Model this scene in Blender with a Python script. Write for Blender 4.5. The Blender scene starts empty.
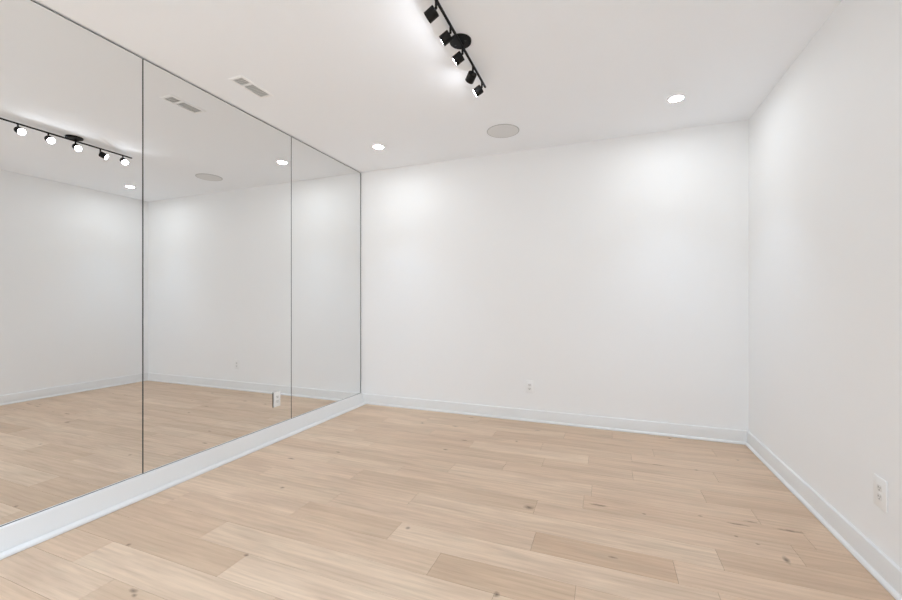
import bpy, bmesh, math, random
from mathutils import Vector, Matrix
PI = math.pi
SC = bpy.context.scene
COL = SC.collection
random.seed(7)

# ------------------------------------------------------------ room numbers
XL = -2.7165      # plane of the mirror glass
XW = -2.7285      # plaster of the left wall behind it
XR = 1.1186
YB = 4.0549
YF = -3.4
H = 2.7369

# ------------------------------------------------------------ materials
def new_mat(name):
    m = bpy.data.materials.new(name); m.use_nodes = True
    nt = m.node_tree
    return m, nt, nt.nodes['Principled BSDF']

def paint(name, col, rough=0.6, bump=0.02, scale=220, spec=0.3):
    m, nt, b = new_mat(name)
    b.inputs['Roughness'].default_value = rough
    b.inputs['Specular IOR Level'].default_value = spec
    tc = nt.nodes.new('ShaderNodeTexCoord')
    n = nt.nodes.new('ShaderNodeTexNoise'); n.inputs['Scale'].default_value = scale
    n.inputs['Detail'].default_value = 3
    nt.links.new(tc.outputs['Object'], n.inputs['Vector'])
    r = nt.nodes.new('ShaderNodeMixRGB'); r.blend_type = 'MIX'
    r.inputs[1].default_value = (*[c * 0.985 for c in col], 1)
    r.inputs[2].default_value = (*col, 1)
    nt.links.new(n.outputs['Fac'], r.inputs[0])
    nt.links.new(r.outputs[0], b.inputs['Base Color'])
    if bump:
        bp = nt.nodes.new('ShaderNodeBump'); bp.inputs['Strength'].default_value = bump
        bp.inputs['Distance'].default_value = 0.002
        nt.links.new(n.outputs['Fac'], bp.inputs['Height'])
        nt.links.new(bp.outputs[0], b.inputs['Normal'])
    return m

M_WALL = paint('wall_paint', (0.88, 0.885, 0.885))
M_CEIL = paint('ceiling_paint', (0.915, 0.94, 0.975), rough=0.8, spec=0.15)
M_TRIM = paint('trim_paint', (0.785, 0.788, 0.782), rough=0.42, bump=0.0, spec=0.45)
M_PLATE = paint('plate_plastic', (0.87, 0.875, 0.87), rough=0.35, bump=0.0, spec=0.5)
M_RECEP = paint('receptacle_plastic', (0.77, 0.77, 0.76), rough=0.4, bump=0.0, spec=0.4)
M_SLOT = paint('slot_dark', (0.05, 0.05, 0.05), rough=0.7, bump=0)
M_GRILLE = paint('grille_paint', (0.74, 0.75, 0.755), rough=0.8, bump=0.3, scale=900)
M_VENT = paint('vent_paint', (0.92, 0.93, 0.94), rough=0.5, bump=0)
M_DUCT_RIM = paint('duct_and_rim_shade', (0.50, 0.51, 0.51), rough=0.9, bump=0)
M_BLACK = paint('black_metal', (0.006, 0.006, 0.006), rough=0.5, bump=0, spec=0.22)
M_EDGE = paint('glass_edge', (0.045, 0.052, 0.048), rough=0.3, bump=0)
M_SCREW = paint('screw_metal', (0.05, 0.05, 0.05), rough=0.3, bump=0)

def mirror_mat():
    m, nt, b = new_mat('mirror_silver')
    b.inputs['Metallic'].default_value = 1.0
    b.inputs['Roughness'].default_value = 0.0
    b.inputs['Base Color'].default_value = (0.862, 0.868, 0.864, 1)
    return m
M_MIRROR = mirror_mat()

def glow(name, col, strength):
    m = bpy.data.materials.new(name); m.use_nodes = True
    nt = m.node_tree; nt.nodes.clear()
    o = nt.nodes.new('ShaderNodeOutputMaterial'); e = nt.nodes.new('ShaderNodeEmission')
    e.inputs['Color'].default_value = (*col, 1); e.inputs['Strength'].default_value = strength
    nt.links.new(e.outputs[0], o.inputs['Surface'])
    return m
M_DOWN = glow('downlight_lens', (0.94, 1.0, 1.05), 86)
M_DOWN_ADDED = glow('added_downlight_lens', (0.835, 1.015, 1.21), 60)  # lens of the unseen downlights added as fill
M_SPOT = glow('spot_lens', (0.95, 0.995, 1.06), 26)

# oak planks ---------------------------------------------------------------
KNOTS = [  # x, y, half length, half width  (metres, on the floor)
    (0.90, 2.60, .060, .010), (0.66, 2.575, .055, .008), (0.74, 2.63, .03, .006), (0.35, 3.30, .04, .006), (-0.60, 3.78, .035, .008), (-2.25, 2.42, .03, .01), (0.49, 2.60, .012, .006), (0.62, 2.44, .010, .007),
    (0.70, 2.40, .010, .006), (0.20, 2.51, .010, .007), (-0.42, 2.345, .030, .022), (-0.98, 1.90, .012, .012),
    (-1.22, 3.02, .020, .012), (-1.59, 1.42, .012, .008), (-1.95, 2.02, .014, .012), (-1.70, 3.60, .018, .014),
    (-1.83, 1.075, .022, .010), (-1.80, 1.06, .014, .008), (-0.04, 2.52, .050, .012), (0.03, 2.03, .020, .008),
    (-0.42, 1.60, .012, .016), (-0.72, 3.42, .012, .010), (0.52, 3.98, .016, .010), (-1.36, 3.62, .03, .010),
    (0.60, 3.30, .014, .009), (1.00, 2.08, .02, .008), (-2.20, 1.27, .012, .009), (-1.15, 3.28, .03, .010), (0.78,2.30,.012,.030),
    (-1.3, 3.95, .03, .008), (0.93, 3.62, .012, .008), (-2.0, 2.66, .02, .008)]

def floor_mat():
    m, nt, b = new_mat('oak_planks')
    N = nt.nodes.new; L = nt.links.new
    def math_(op, a, c=None, clamp=False):
        n = N('ShaderNodeMath'); n.operation = op; n.use_clamp = clamp
        for i, v in enumerate((a, c)):
            if v is None: continue
            if isinstance(v, (int, float)): n.inputs[i].default_value = v
            else: L(v, n.inputs[i])
        return n.outputs[0]
    def mix(fac, a, c, mode='MIX'):
        n = N('ShaderNodeMixRGB'); n.blend_type = mode
        for i, v in enumerate((fac, a, c)):
            if isinstance(v, (int, float)): n.inputs[i].default_value = v
            elif isinstance(v, tuple): n.inputs[i].default_value = (*v, 1)
            else: L(v, n.inputs[i])
        return n.outputs[0]
    tc = N('ShaderNodeTexCoord'); sx = N('ShaderNodeSeparateXYZ'); L(tc.outputs['Object'], sx.inputs[0])
    tone = N('ShaderNodeAttribute'); tone.attribute_name = 'tone'
    hue = N('ShaderNodeAttribute'); hue.attribute_name = 'hue'
    off = N('ShaderNodeAttribute'); off.attribute_name = 'grain_offset'
    # grain space: stretched along the boards, shifted per board
    def space(kx, ky):
        cx = N('ShaderNodeCombineXYZ')
        L(math_('MULTIPLY', math_('ADD', sx.outputs[0], off.outputs['Fac']), kx), cx.inputs[0])
        L(math_('MULTIPLY', math_('ADD', sx.outputs[1], math_('MULTIPLY', off.outputs['Fac'], 3.7)), ky), cx.inputs[1])
        L(off.outputs['Fac'], cx.inputs[2])
        return cx.outputs[0]
    def noise(vec, scale, detail=4, rough=.55, dist=0.0):
        n = N('ShaderNodeTexNoise'); n.inputs['Scale'].default_value = scale; n.inputs['Detail'].default_value = detail
        n.inputs['Roughness'].default_value = rough; n.inputs['Distortion'].default_value = dist
        L(vec, n.inputs['Vector']); return n.outputs['Fac']
    broad = noise(space(1.0, 7.0), 1.6, 3, .5, .6)
    fine = noise(space(4.0, 95.0), 1.0, 5, .6, .3)
    fleck = noise(space(14.0, 260.0), 1.0, 3, .6)
    blotch = noise(space(1.6, 4.0), 2.3, 2)
    # cathedral figure
    w = N('ShaderNodeTexWave'); w.wave_type = 'BANDS'; w.bands_direction = 'Y'
    w.inputs['Scale'].default_value = 1.0; w.inputs['Distortion'].default_value = 5.0
    w.inputs['Detail'].default_value = 2; w.inputs['Detail Scale'].default_value = .8
    L(space(1.1, 9.0), w.inputs['Vector'])
    # base tint by board
    base = mix(tone.outputs['Fac'], (0.580, 0.420, 0.286), (0.800, 0.634, 0.478))
    base = mix(math_('MULTIPLY', hue.outputs['Fac'], 0.55), base, mix(tone.outputs['Fac'], (0.615, 0.415, 0.280), (0.815, 0.605, 0.450)))
    def contrast(v, lo, hi):
        r = N('ShaderNodeMapRange'); r.inputs['From Min'].default_value = lo; r.inputs['From Max'].default_value = hi
        L(v, r.inputs['Value']); return r.outputs[0]
    c = mix(math_('MULTIPLY', contrast(broad, .40, .72), .42), base, (0.420, 0.285, 0.195))
    c = mix(math_('MULTIPLY', contrast(blotch, .55, .80), .30), c, (0.47, 0.40, 0.29))
    c = mix(math_('MULTIPLY', w.outputs['Fac'], .11), c, (0.30, 0.20, 0.13))
    c = mix(math_('MULTIPLY', contrast(fine, .45, .75), .30), c, (0.33, 0.225, 0.15))
    c = mix(math_('MULTIPLY', contrast(fleck, .60, .80), .20), c, (0.25, 0.17, 0.11))
    # knots
    nz = noise(tc.outputs['Object'], 45, 2)
    total = None
    for kx, ky, a, bb in KNOTS:
        dx = math_('DIVIDE', math_('SUBTRACT', sx.outputs[0], kx), a * 1.25)
        dy = math_('DIVIDE', math_('SUBTRACT', sx.outputs[1], ky), bb * 1.25)
        d = math_('SQRT', math_('ADD', math_('MULTIPLY', dx, dx), math_('MULTIPLY', dy, dy)))
        v = math_('SUBTRACT', 1.55, math_('ADD', d, nz), True)
        total = v if total is None else math_('MAXIMUM', total, v)
    c = mix(math_('MULTIPLY', total, .78, True), c, (0.105, 0.066, 0.042))
    L(c, b.inputs['Base Color'])
    rr = math_('ADD', math_('MULTIPLY', fine, .10), .40)
    L(rr, b.inputs['Roughness'])
    b.inputs['Specular IOR Level'].default_value = 0.32
    bp = N('ShaderNodeBump'); bp.inputs['Strength'].default_value = .10; bp.inputs['Distance'].default_value = .001
    L(fine, bp.inputs['Height']); L(bp.outputs[0], b.inputs['Normal'])
    return m
M_OAK = floor_mat()
M_GAP = paint('plank_gap', (0.20, 0.14, 0.09), rough=.9, bump=0)

# ------------------------------------------------------------ mesh helpers
def box(bm, x0, x1, y0, y1, z0, z1, mat=0, bevel=0):
    r = bmesh.ops.create_cube(bm, size=1)
    vs = r['verts']
    for v in vs:
        v.co = Vector((x0 + (v.co.x + .5) * (x1 - x0), y0 + (v.co.y + .5) * (y1 - y0), z0 + (v.co.z + .5) * (z1 - z0)))
    fs = set(f for v in vs for f in v.link_faces)
    for f in fs: f.material_index = mat
    if bevel:
        es = set(e for f in fs for e in f.edges)
        bmesh.ops.bevel(bm, geom=list(es), offset=bevel, segments=2, affect='EDGES', profile=.5)

def lathe(bm, prof, seg=48, mat=0, M=None, caps=True):
    """prof: list of (r, z); revolved about local z, then transformed by M"""
    M = M or Matrix.Identity(4)
    rings = []
    for r, z in prof:
        if r < 1e-6: rings.append([bm.verts.new(M @ Vector((0, 0, z)))])
        else: rings.append([bm.verts.new(M @ Vector((r * math.cos(2 * PI * i / seg), r * math.sin(2 * PI * i / seg), z))) for i in range(seg)])
    for a, b in zip(rings, rings[1:]):
        for i in range(seg):
            j = (i + 1) % seg
            if len(a) == 1 and len(b) == 1: continue
            if len(a) == 1: f = bm.faces.new((a[0], b[i], b[j]))
            elif len(b) == 1: f = bm.faces.new((a[i], b[0], a[j]))
            else: f = bm.faces.new((a[i], b[i], b[j], a[j]))
            f.material_index = mat; f.smooth = True

def tube(bm, p0, p1, r, seg=16, mat=0):
    p0, p1 = Vector(p0), Vector(p1)
    d = p1 - p0
    M = Matrix.Translation(p0) @ d.to_track_quat('Z', 'Y').to_matrix().to_4x4()
    lathe(bm, [(0, 0), (r, 0), (r, d.length), (0, d.length)], seg, mat, M)

def obj(name, bm, mats, parent=None, loc=None, auto=True):
    bmesh.ops.recalc_face_normals(bm, faces=bm.faces)
    me = bpy.data.meshes.new(name); bm.to_mesh(me); bm.free()
    for m in (mats if isinstance(mats, (list, tuple)) else [mats]): me.materials.append(m)
    o = bpy.data.objects.new(name, me); COL.objects.link(o)
    if parent: o.parent = parent
    if loc is not None: o.location = loc
    if auto:
        try: me.set_sharp_from_angle(angle=math.radians(35))
        except Exception: pass
    return o

def thing(name, label, cat, loc, group=None, rotz=0):
    o = bpy.data.objects.new(name, None); COL.objects.link(o)
    o.empty_display_size = .1
    o.location = loc; o.rotation_euler = (0, 0, rotz)
    o['label'] = label; o['category'] = cat
    if group: o['group'] = group
    return o

def struct(name, bm, mats, parent=None):
    o = obj(name, bm, mats, parent)
    if parent is None: o['kind'] = 'structure'
    return o

# ------------------------------------------------------------ room shell
T = .12
for nm, a in (('wall_left', (XW - T, XW, YF - T, YB + T)), ('wall_right', (XR, XR + T, YF - T, YB + T)),
              ('wall_back', (XW, XR, YB, YB + T)), ('wall_front', (XW, XR, YF - T, YF))):
    bm = bmesh.new()
    box(bm, *a, -.05, H)
    if nm != 'wall_left':
        pass
    struct(nm, bm, M_WALL)
bm = bmesh.new(); box(bm, XW - T, XR + T, YF - T, YB + T, H, H + .15)
struct('ceiling', bm, M_CEIL)

# floor: separate boards with hairline joints, one mesh
Y0, PITCH = 1.262, .1697
JOINTS = {-1: [-2.30, -1.25, .15], 0: [-1.588, -.20], 1: [-1.93, -.43, .62], 2: [-2.45, -.737, -.12], 3: [-1.66, -1.037, .43], 4: [-2.60, -1.55, -.342, .288],
          5: [-2.25, -1.10, .493], 6: [-1.62, -.387, .848], 7: [-1.95, -1.38, -.128, .95], 8: [-2.2, -1.045, -.087, .78], 9: [-1.85, -.696, .56],
          10: [-1.98, -.44, .17], 11: [-2.2, -1.06, -.126, .70], 12: [-1.5, -.5, .18], 13: [-2.1, -.95, .35], 14: [-1.7, -.35, .80], 15: [-2.3, -1.2, .05], 16: [-1.45, .4]}
TONES = {(0, 0): .22, (0, 1): .80, (1, 0): .35, (1, 1): .72, (1, 2): .62, (2, 1): .50, (2, 2): .22, (2, 3): .52, (3, 0): .80, (3, 1): .36, (3, 2): .86, (3, 3): .55,
         (4, 1): .60, (4, 2): .74, (4, 3): .18, (4, 4): .66, (5, 1): .62, (5, 2): .80, (5, 3): .40, (6, 1): .42, (6, 2): .66, (6, 3): .35,
         (7, 1): .7, (7, 2): .62, (7, 3): .42, (8, 1): .45, (8, 2): .78, (8, 3): .62, (9, 1): .6, (9, 2): .5, (10, 1): .38, (10, 2): .46, (10, 3): .66,
         (11, 1): .44, (11, 2): .84, (11, 3): .50, (12, 2): .50, (12, 3): .62}
HUES = {(4, 3): 1.0, (2, 2): .5, (7, 3): .9, (6, 1): .2, (10, 3): .7, (5, 3): .7, (1, 0): .7, (3, 0): .6, (4, 2): .7}
bm = bmesh.new()
lt, lh, lo = (bm.faces.layers.float.new(n) for n in ('tone', 'hue', 'grain_offset'))
k = int(math.floor((YF - Y0) / PITCH)) - 1
while Y0 + k * PITCH < YB:
    ya, yb = max(Y0 + k * PITCH, YF - .02), min(Y0 + (k + 1) * PITCH, YB + .01)
    if yb > ya:
        js = JOINTS.get(k)
        if js is None:
            js = []; x = XW + random.uniform(.3, 1.6)
            while x < XR: js.append(x); x += random.uniform(.7, 1.9)
        xs = [XW - .01] + [j for j in js if j > XW + .05] + [XR + .01]
        sh = len([j for j in js if j <= XW + .05])
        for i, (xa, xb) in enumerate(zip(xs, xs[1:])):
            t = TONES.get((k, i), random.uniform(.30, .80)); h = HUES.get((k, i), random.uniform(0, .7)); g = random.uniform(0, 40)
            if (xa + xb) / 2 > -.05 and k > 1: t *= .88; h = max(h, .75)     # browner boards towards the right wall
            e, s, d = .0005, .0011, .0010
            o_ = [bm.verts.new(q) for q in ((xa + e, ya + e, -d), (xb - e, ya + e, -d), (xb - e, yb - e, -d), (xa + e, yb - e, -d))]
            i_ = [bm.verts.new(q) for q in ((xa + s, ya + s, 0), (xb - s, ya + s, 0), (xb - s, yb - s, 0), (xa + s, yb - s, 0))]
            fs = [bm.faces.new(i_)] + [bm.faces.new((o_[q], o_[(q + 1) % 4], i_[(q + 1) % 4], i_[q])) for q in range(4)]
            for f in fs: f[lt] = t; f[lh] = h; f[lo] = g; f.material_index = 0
    k += 1
n0 = len(bm.faces)
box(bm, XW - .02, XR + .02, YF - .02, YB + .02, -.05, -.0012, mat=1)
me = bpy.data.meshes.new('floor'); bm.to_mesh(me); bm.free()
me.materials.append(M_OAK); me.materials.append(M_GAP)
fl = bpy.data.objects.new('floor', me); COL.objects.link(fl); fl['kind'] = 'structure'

# ------------------------------------------------------------ baseboards with shoe moulding
def sweep(bm, prof, A, B, inward):
    """prof (d, z): d = distance from the wall; A, B: ends on the wall line at floor level"""
    A, B, n = Vector(A), Vector(B), Vector(inward)
    ra = [bm.verts.new(A + n * d + Vector((0, 0, z))) for d, z in prof]
    rb = [bm.verts.new(B + n * d + Vector((0, 0, z))) for d, z in prof]
    m = len(prof)
    for i in range(m): bm.faces.new((ra[i], ra[(i + 1) % m], rb[(i + 1) % m], rb[i]))
    bm.faces.new(ra); bm.faces.new(rb[::-1])

def shoe_prof(d0, w, h):
    pts = [(d0, .0015), (d0 + w, .0015), (d0 + w, .006)]
    for i in range(1, 8):
        a = PI / 2 * i / 7
        pts.append((d0 + w * math.cos(a) * 1.0, .006 + (h - .006) * math.sin(a)))
    return pts

def baseboard(side, A, B, n, thick, height, sw=.016, shh=.021, top=None):
    bm = bmesh.new()
    c = .004
    tt = top or thick
    sweep(bm, [(0, 0), (thick, 0), (tt, height - c), (tt - c * .35, height - c * .3), (tt - c, height), (0, height)], A, B, n)
    b = struct('baseboard_' + side, bm, M_TRIM)
    bm = bmesh.new(); sweep(bm, shoe_prof(thick, sw, shh), A, B, n)
    obj('shoe_molding', bm, M_TRIM, b)
    return b
baseboard('back', (XW, YB, 0), (XR, YB, 0), (0, -1, 0), .016, .114)
baseboard('right', (XR, YF, 0), (XR, YB, 0), (-1, 0, 0), .016, .114)
baseboard('front', (XW, YF, 0), (XR, YF, 0), (0, 1, 0), .016, .114)
baseboard('left', (XW, YF, 0), (XW, YB, 0), (1, 0, 0), .076, .1180, .030, .022, .036)

# ------------------------------------------------------------ mirror panels
MB, MT = .1185, H - .007
G = .0016          # half gap between panels
HOLE = (2.6985, 2.7780, .2760, .4060)
def mirror_panel(y0, y1, label, hole=None, ey=.0022, ey1=None):
    t = thing('mirror_panel', label, 'mirror', (XW, (y0 + y1) / 2, MB), 'wall mirror panels')
    ox, oy, oz = XW, (y0 + y1) / 2, MB
    y0 += G; y1 -= G
    e = .0034       # ground edge of the glass
    ys = [y0, y0 + ey]; zs = [MB, MB + e]
    if hole: ys += [hole[0] - e * .3, hole[0], hole[1], hole[1] + e * .3]; zs += [hole[2] - e * .3, hole[2], hole[3], hole[3] + e * .3]
    ys += [y1 - (ey1 or ey), y1]; zs += [MT - e, MT]
    def skip(i, j): return hole and 3 <= i < 4 and 3 <= j < 4
    xf, xb = XL, XW + .0005
    # reflecting face
    bm = bmesh.new(); be = bmesh.new()
    def V(b, x, y, z, c={}):
        k = (id(b), round(x, 5), round(y, 5), round(z, 5))
        if k not in c: c[k] = b.verts.new((x - ox, y - oy, z - oz))
        return c[k]
    V.__defaults__[0].clear()
    n, m = len(ys) - 1, len(zs) - 1
    for i in range(n):
        for j in range(m):
            if hole and i == 3 and j == 3: continue
            rim = i == 0 or j == 0 or i == n - 1 or j == m - 1 or (hole and 2 <= i <= 4 and 2 <= j <= 4)
            b = be if rim else bm
            b.faces.new([V(b, xf, y, z) for y, z in ((ys[i], zs[j]), (ys[i + 1], zs[j]), (ys[i + 1], zs[j + 1]), (ys[i], zs[j + 1]))])
    # edges and back
    def ring(a0, a1, c0, c1):
        q = [(a0, c0), (a1, c0), (a1, c1), (a0, c1)]
        for i in range(4):
            (ya, za), (yb_, zb) = q[i], q[(i + 1) % 4]
            be.faces.new([V(be, xf, ya, za), V(be, xf, yb_, zb), V(be, xb, yb_, zb), V(be, xb, ya, za)])
    bmesh.ops.remove_doubles(be, verts=be.verts, dist=1e-6)
    V.__defaults__[0].clear()
    ring(y0, y1, MB, MT)
    if hole: ring(*hole)
    obj('mirror_glass', bm, M_MIRROR, t, auto=False)
    obj('glass_edge', be, M_EDGE, t, auto=False)
    return t
mirror_panel(2.922, YB - .004, 'narrowest frameless mirror panel, beside the back wall corner', ey1=.010)
mirror_panel(1.649, 2.922, 'middle frameless mirror panel with an outlet cut into its lower corner', HOLE)
mirror_panel(.376, 1.649, 'frameless mirror panel at the left edge, reflecting the black track light')

# ------------------------------------------------------------ outlets
def outlet(label, loc, rotz, w, h, prot=.006, box_gap=False):
    """faces local +Y... built facing -Y then turned by rotz"""
    t = thing('wall_outlet', label, 'outlet', loc, 'white duplex outlets', rotz)
    bm = bmesh.new()
    box(bm, -w / 2, w / 2, -prot, 0, -h / 2, h / 2, bevel=.002)
    obj('cover_plate', bm, M_PLATE, t)
    for s in (-1, 1):
        bm = bmesh.new()
        cz = s * .0195
        # receptacle face: rounded with flat top and bottom
        pts = []
        for i in range(32):
            a = 2 * PI * i / 32
            pts.append((max(-.0172, min(.0172, .0185 * math.cos(a))), cz + max(-.0135, min(.0135, .0172 * math.sin(a)))))
        fr = [bm.verts.new((x, -prot - .0012, z)) for x, z in pts]
        bk = [bm.verts.new((x, -prot + .0005, z)) for x, z in pts]
        bm.faces.new(fr)
        for i in range(32): bm.faces.new((fr[i], fr[(i + 1) % 32], bk[(i + 1) % 32], bk[i]))
        rc = obj('receptacle', bm, M_RECEP, t)
        bm = bmesh.new()
        for dx, hh in ((-.0064, .0085), (.0064, .0068)):
            box(bm, dx - .0012, dx + .0012, -prot - .0016, -prot - .0008, cz + .0035 - hh / 2, cz + .0035 + hh / 2)
        lathe(bm, [(0, 0), (.0026, 0), (.0026, .0008), (0, .0008)], 14, 0, Matrix.Translation((0, -prot - .0008, cz - .0075)) @ Matrix.Rotation(PI / 2, 4, 'X'))
        obj('slots', bm, M_SLOT, rc)
    bm = bmesh.new()
    lathe(bm, [(0, 0), (.003, 0), (.0025, .001), (0, .0012)], 16, 0, Matrix.Translation((0, -prot, 0)) @ Matrix.Rotation(PI / 2, 4, 'X'))
    obj('screw', bm, M_PLATE, t)
    return t
outlet('white outlet low on the back wall above the baseboard', (-.720, YB, .3435), 0, .080, .126)
outlet('white outlet low on the right wall near the frame edge', (XR, 2.308, .367), -PI / 2, .089, .132)
mo = outlet('white outlet set in a cutout of the middle mirror panel', (XW, 2.7520, .3400), PI / 2, .072, .132, prot=.0135)
bm = bmesh.new()
box(bm, (HOLE[0] - 2.7520), (HOLE[1] - 2.7520), -.0012, -.0002, HOLE[2] - .3400, HOLE[3] - .3400)
obj('dark_gap_backing', bm, M_SLOT, mo)  # black sheet stands in for the shaded void in the cutout

# ------------------------------------------------------------ recessed downlights
def downlight(loc, label, mat=None):
    t = thing('recessed_downlight', label, 'ceiling light', loc, 'recessed ceiling downlights')
    bm = bmesh.new()
    lathe(bm, [(.048, .0), (.048, -.003), (.052, -.0045), (.060, -.0035), (.064, 0.0)], 56)
    obj('trim_ring', bm, M_VENT, t)
    bm = bmesh.new()
    lathe(bm, [(.0478, -.0012), (.030, -.0022), (0, -.0026)], 56)
    obj('lens', bm, mat or M_DOWN, t)
    if True:
        # added area lamp under the lens, throws extra fill onto the floor
        li = bpy.data.lights.new('added_fill_beam', 'AREA'); li.shape = 'DISK'; li.size = .09
        li.energy = FILL_BEAM * (.19 if loc[1] > 3 else .42 if loc[1] > 0 else 1.38); li.color = (0.81, 1.02, 1.28); li.spread = math.radians(74 if loc[1] > 3 else 100)
        lo = bpy.data.objects.new('added_fill_beam', li); COL.objects.link(lo)
        lo.parent = t; lo.location = (0, 0, -.006)
    return t
FILL_BEAM = 4.2
downlight((-2.105, 3.444, H), 'round recessed ceiling downlight near the corner beside the mirror wall')
downlight((.492, 3.440, H), 'round recessed ceiling downlight near the right wall')
for x, nm in ((-2.105, 'the mirror wall'), (.492, 'the right wall')):  # out-of-view pair, added to even out the brightness
    downlight((x, .45, H), 'added unseen recessed fill downlight in the second row by ' + nm, M_DOWN_ADDED)
for x, nm in ((-2.105, 'by the mirror wall'), (-.80, 'in the centre'), (.492, 'by the right wall')):  # six more unseen fill lamps added behind the camera
    downlight((x, -1.00, H), 'added unseen recessed fill downlight in the third row ' + nm, M_DOWN_ADDED)
    downlight((x, -2.75, H), 'added unseen recessed fill downlight in the fourth row ' + nm, M_DOWN_ADDED)

# ------------------------------------------------------------ ceiling speaker
t = thing('ceiling_speaker', 'round flush ceiling speaker with light grey grille between the downlights near the back wall', 'speaker', (-.866, 3.530, H))
bm = bmesh.new(); lathe(bm, [(.137, 0), (.1375, -.004), (.141, -.0045), (.1445, -.003), (.145, 0)], 72)
obj('rim', bm, M_DUCT_RIM, t)  # darker grey puts the groove's shadow into the rim colour
bm = bmesh.new(); lathe(bm, [(.1372, -.0030), (.09, -.0042), (0, -.0048)], 72)
obj('grille', bm, M_GRILLE, t)

# ------------------------------------------------------------ ceiling air register
def ceil_vent():
    cx, cy = -2.366, 2.159
    t = thing('ceiling_vent', 'white rectangular ceiling air register with two banks of louvres', 'vent', (cx, cy, H))
    wx, wy = .042, .123      # half opening
    oxx, oyy = .062, .145
    bm = bmesh.new()
    zt, zb = 0, -.006
    # frame: four sloped strips
    def strip(a, b, c, d):
        bm.faces.new([bm.verts.new(q) for q in (a, b, c, d)])
    O = [(-oxx, -oyy), (oxx, -oyy), (oxx, oyy), (-oxx, oyy)]; I = [(-wx, -wy), (wx, -wy), (wx, wy), (-wx, wy)]
    for i in range(4):
        j = (i + 1) % 4
        md = lambda p, q, f: (p[0] + (q[0] - p[0]) * f, p[1] + (q[1] - p[1]) * f)
        a, b = O[i], O[j]; c, d = I[j], I[i]
        a2, b2 = md(a, d, .3), md(b, c, .3)
        strip((*a, zt), (*b, zt), (*b2, zb), (*a2, zb)); strip((*a2, zb), (*b2, zb), (*c, zb), (*d, zb)); strip((*d, zb), (*c, zb), (*c, 0), (*d, 0))
    # cross bar between the two banks
    yb0 = -.040
    box(bm, -wx, wx, yb0 - .008, yb0 + .008, -.0058, 0)
    bmesh.ops.remove_doubles(bm, verts=bm.verts, dist=1e-5)
    obj('frame', bm, M_VENT, t)
    bm = bmesh.new(); box(bm, -wx, wx, -wy, wy, -.0006, 0)
    obj('damper', bm, M_DUCT_RIM, t)
    for (a, b) in ((-wy, yb0 - .008), (yb0 + .008, wy)):
        n = int(round((b - a) / .017))
        for i in range(n):
            y = a + (i + .5) * (b - a) / n
            s = bmesh.new()
            ang = math.radians(48)
            dy, dz = .0040 * math.cos(ang), .0040 * math.sin(ang)
            vs = []
            for x in (-wx, wx):
                for (sy, sz) in ((-dy, -.0048 + .0), (-dy + .0008, -.0052), (dy, -.0012), (dy - .0008, -.0008)):
                    vs.append(s.verts.new((x, y + sy, sz)))
            for q in range(4): s.faces.new((vs[q], vs[(q + 1) % 4], vs[4 + (q + 1) % 4], vs[4 + q]))
            s.faces.new(vs[:4]); s.faces.new(vs[4:][::-1])
            obj('louvre', s, M_VENT, t)
ceil_vent()

# ------------------------------------------------------------ track light
CX, CY = -.800, 2.232
RX, RZ = .008, -.030        # rail relative to the canopy
t = thing('track_light', 'black ceiling track light with five swivelling cylinder spot heads', 'ceiling light', (CX, CY, H))
bm = bmesh.new()
lathe(bm, [(0, 0), (.064, 0), (.0645, -.002), (.0635, -.011), (.061, -.0135), (.0, -.014)], 64)
cn = obj('canopy', bm, M_BLACK, t)
cn.location = (0, -.014, 0)
for s in (-1, 1):
    bm = bmesh.new()
    lathe(bm, [(0, 0), (.0055, 0), (.0042, -.0022), (0, -.003)], 16, 0, Matrix.Translation((s * .034, s * -.010, -.0139)))
    obj('screw', bm, M_SCREW, cn)
bm = bmesh.new()
tube(bm, (RX, 0, -.013), (RX, 0, RZ), .009)
obj('rail_mount', bm, M_BLACK, t)
bm = bmesh.new()
box(bm, RX - .006, RX + .006, -.505, .479, RZ - .006, RZ + .006, bevel=.0015)
obj('rail', bm, M_BLACK, t)
AIM = [(4, 27), (-2, 29.5), (-4, 31), (44, 28), (-8, 32)]     # turn towards +y, tilt down (degrees)
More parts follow.
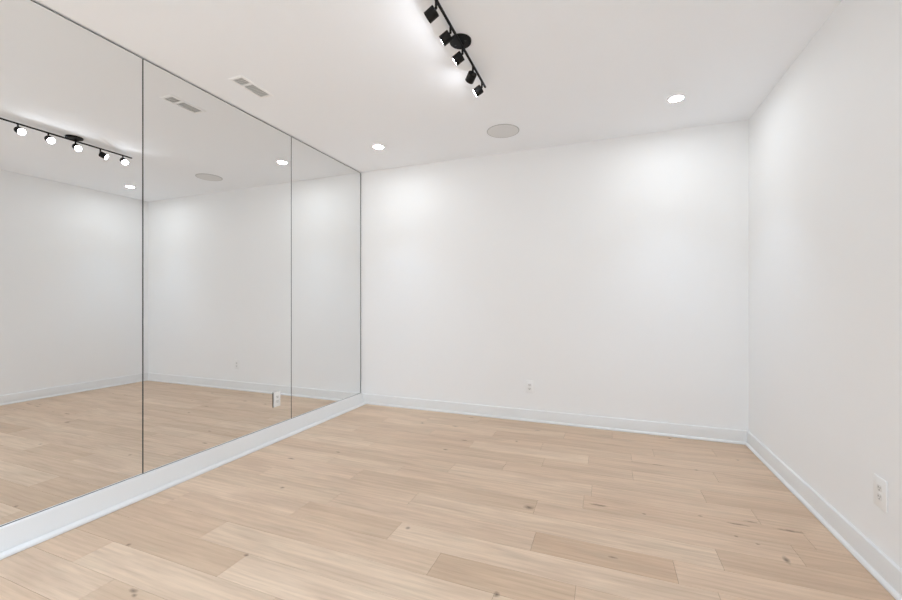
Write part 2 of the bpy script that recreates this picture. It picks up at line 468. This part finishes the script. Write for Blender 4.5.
for i, (yaw, tilt) in enumerate(AIM):
    y = -.3945 + i * .19725
    p = Vector((RX, y, RZ))
    ya, ti = math.radians(yaw), math.radians(tilt)
    d = Vector((-math.cos(ya) * math.cos(ti), math.sin(ya) * math.cos(ti), -math.sin(ti)))
    hc = p + Vector((0, 0, -.050)) + Vector((d.x, d.y, 0)).normalized() * .026 + Vector((0, 0, -.014))
    R = d.to_track_quat('Z', 'Y').to_matrix().to_4x4()
    M = Matrix.Translation(hc) @ R
    r, hl = .0285, .0275
    bm = bmesh.new()
    lathe(bm, [(0, -hl), (r - .002, -hl), (r, -hl + .002), (r, hl - .001), (r - .0006, hl), (r - .0022, hl), (r - .0022, hl - .003)], 40, 0, M)
    hd = obj('spot_head', bm, M_BLACK, t)
    bm = bmesh.new()
    lathe(bm, [(r - .0022, hl - .0012), (r * .5, hl - .0002), (0, hl + .0002)], 40, 0, M)
    obj('lens', bm, M_SPOT, hd)
    bm = bmesh.new()
    e = p + Vector((0, 0, -.040))
    tube(bm, p, e, .0062)
    tube(bm, e + Vector((0, 0, .003)), hc - d * hl * .3, .0058)
    lathe(bm, [(0, .007), (.005, .0055), (.007, 0), (.005, -.0055), (0, -.007)], 20, 0, Matrix.Translation(e))
    obj('swivel_stem', bm, M_BLACK, hd)

# ------------------------------------------------------------ world, camera, colour
w = bpy.data.worlds.new('World'); SC.world = w; w.use_nodes = True
w.node_tree.nodes['Background'].inputs[0].default_value = (.8, .85, .9, 1)
w.node_tree.nodes['Background'].inputs[1].default_value = .3

cam = bpy.data.cameras.new('camera'); co = bpy.data.objects.new('camera', cam); COL.objects.link(co)
co.location = (0, 0, 1.2); co.rotation_euler = (PI / 2, 0, .3697)
cam.sensor_fit = 'HORIZONTAL'; cam.sensor_width = 36; cam.lens = 400.74 / 902 * 36
cam.shift_y = 1.88 / 902; cam.clip_start = .02
SC.camera = co

vs = SC.view_settings
vs.view_transform = 'Standard'; vs.look = 'None'; vs.gamma = 1; vs.use_curve_mapping = False
vs.exposure = 1.07
cy = SC.cycles
cy.use_denoising = True
cy.denoiser = 'OPENIMAGEDENOISE'
cy.max_bounces = 14; cy.diffuse_bounces = 10; cy.glossy_bounces = 6
cy.caustics_reflective = True
cy.sample_clamp_indirect = 6.0
cy.blur_glossy = 0.0
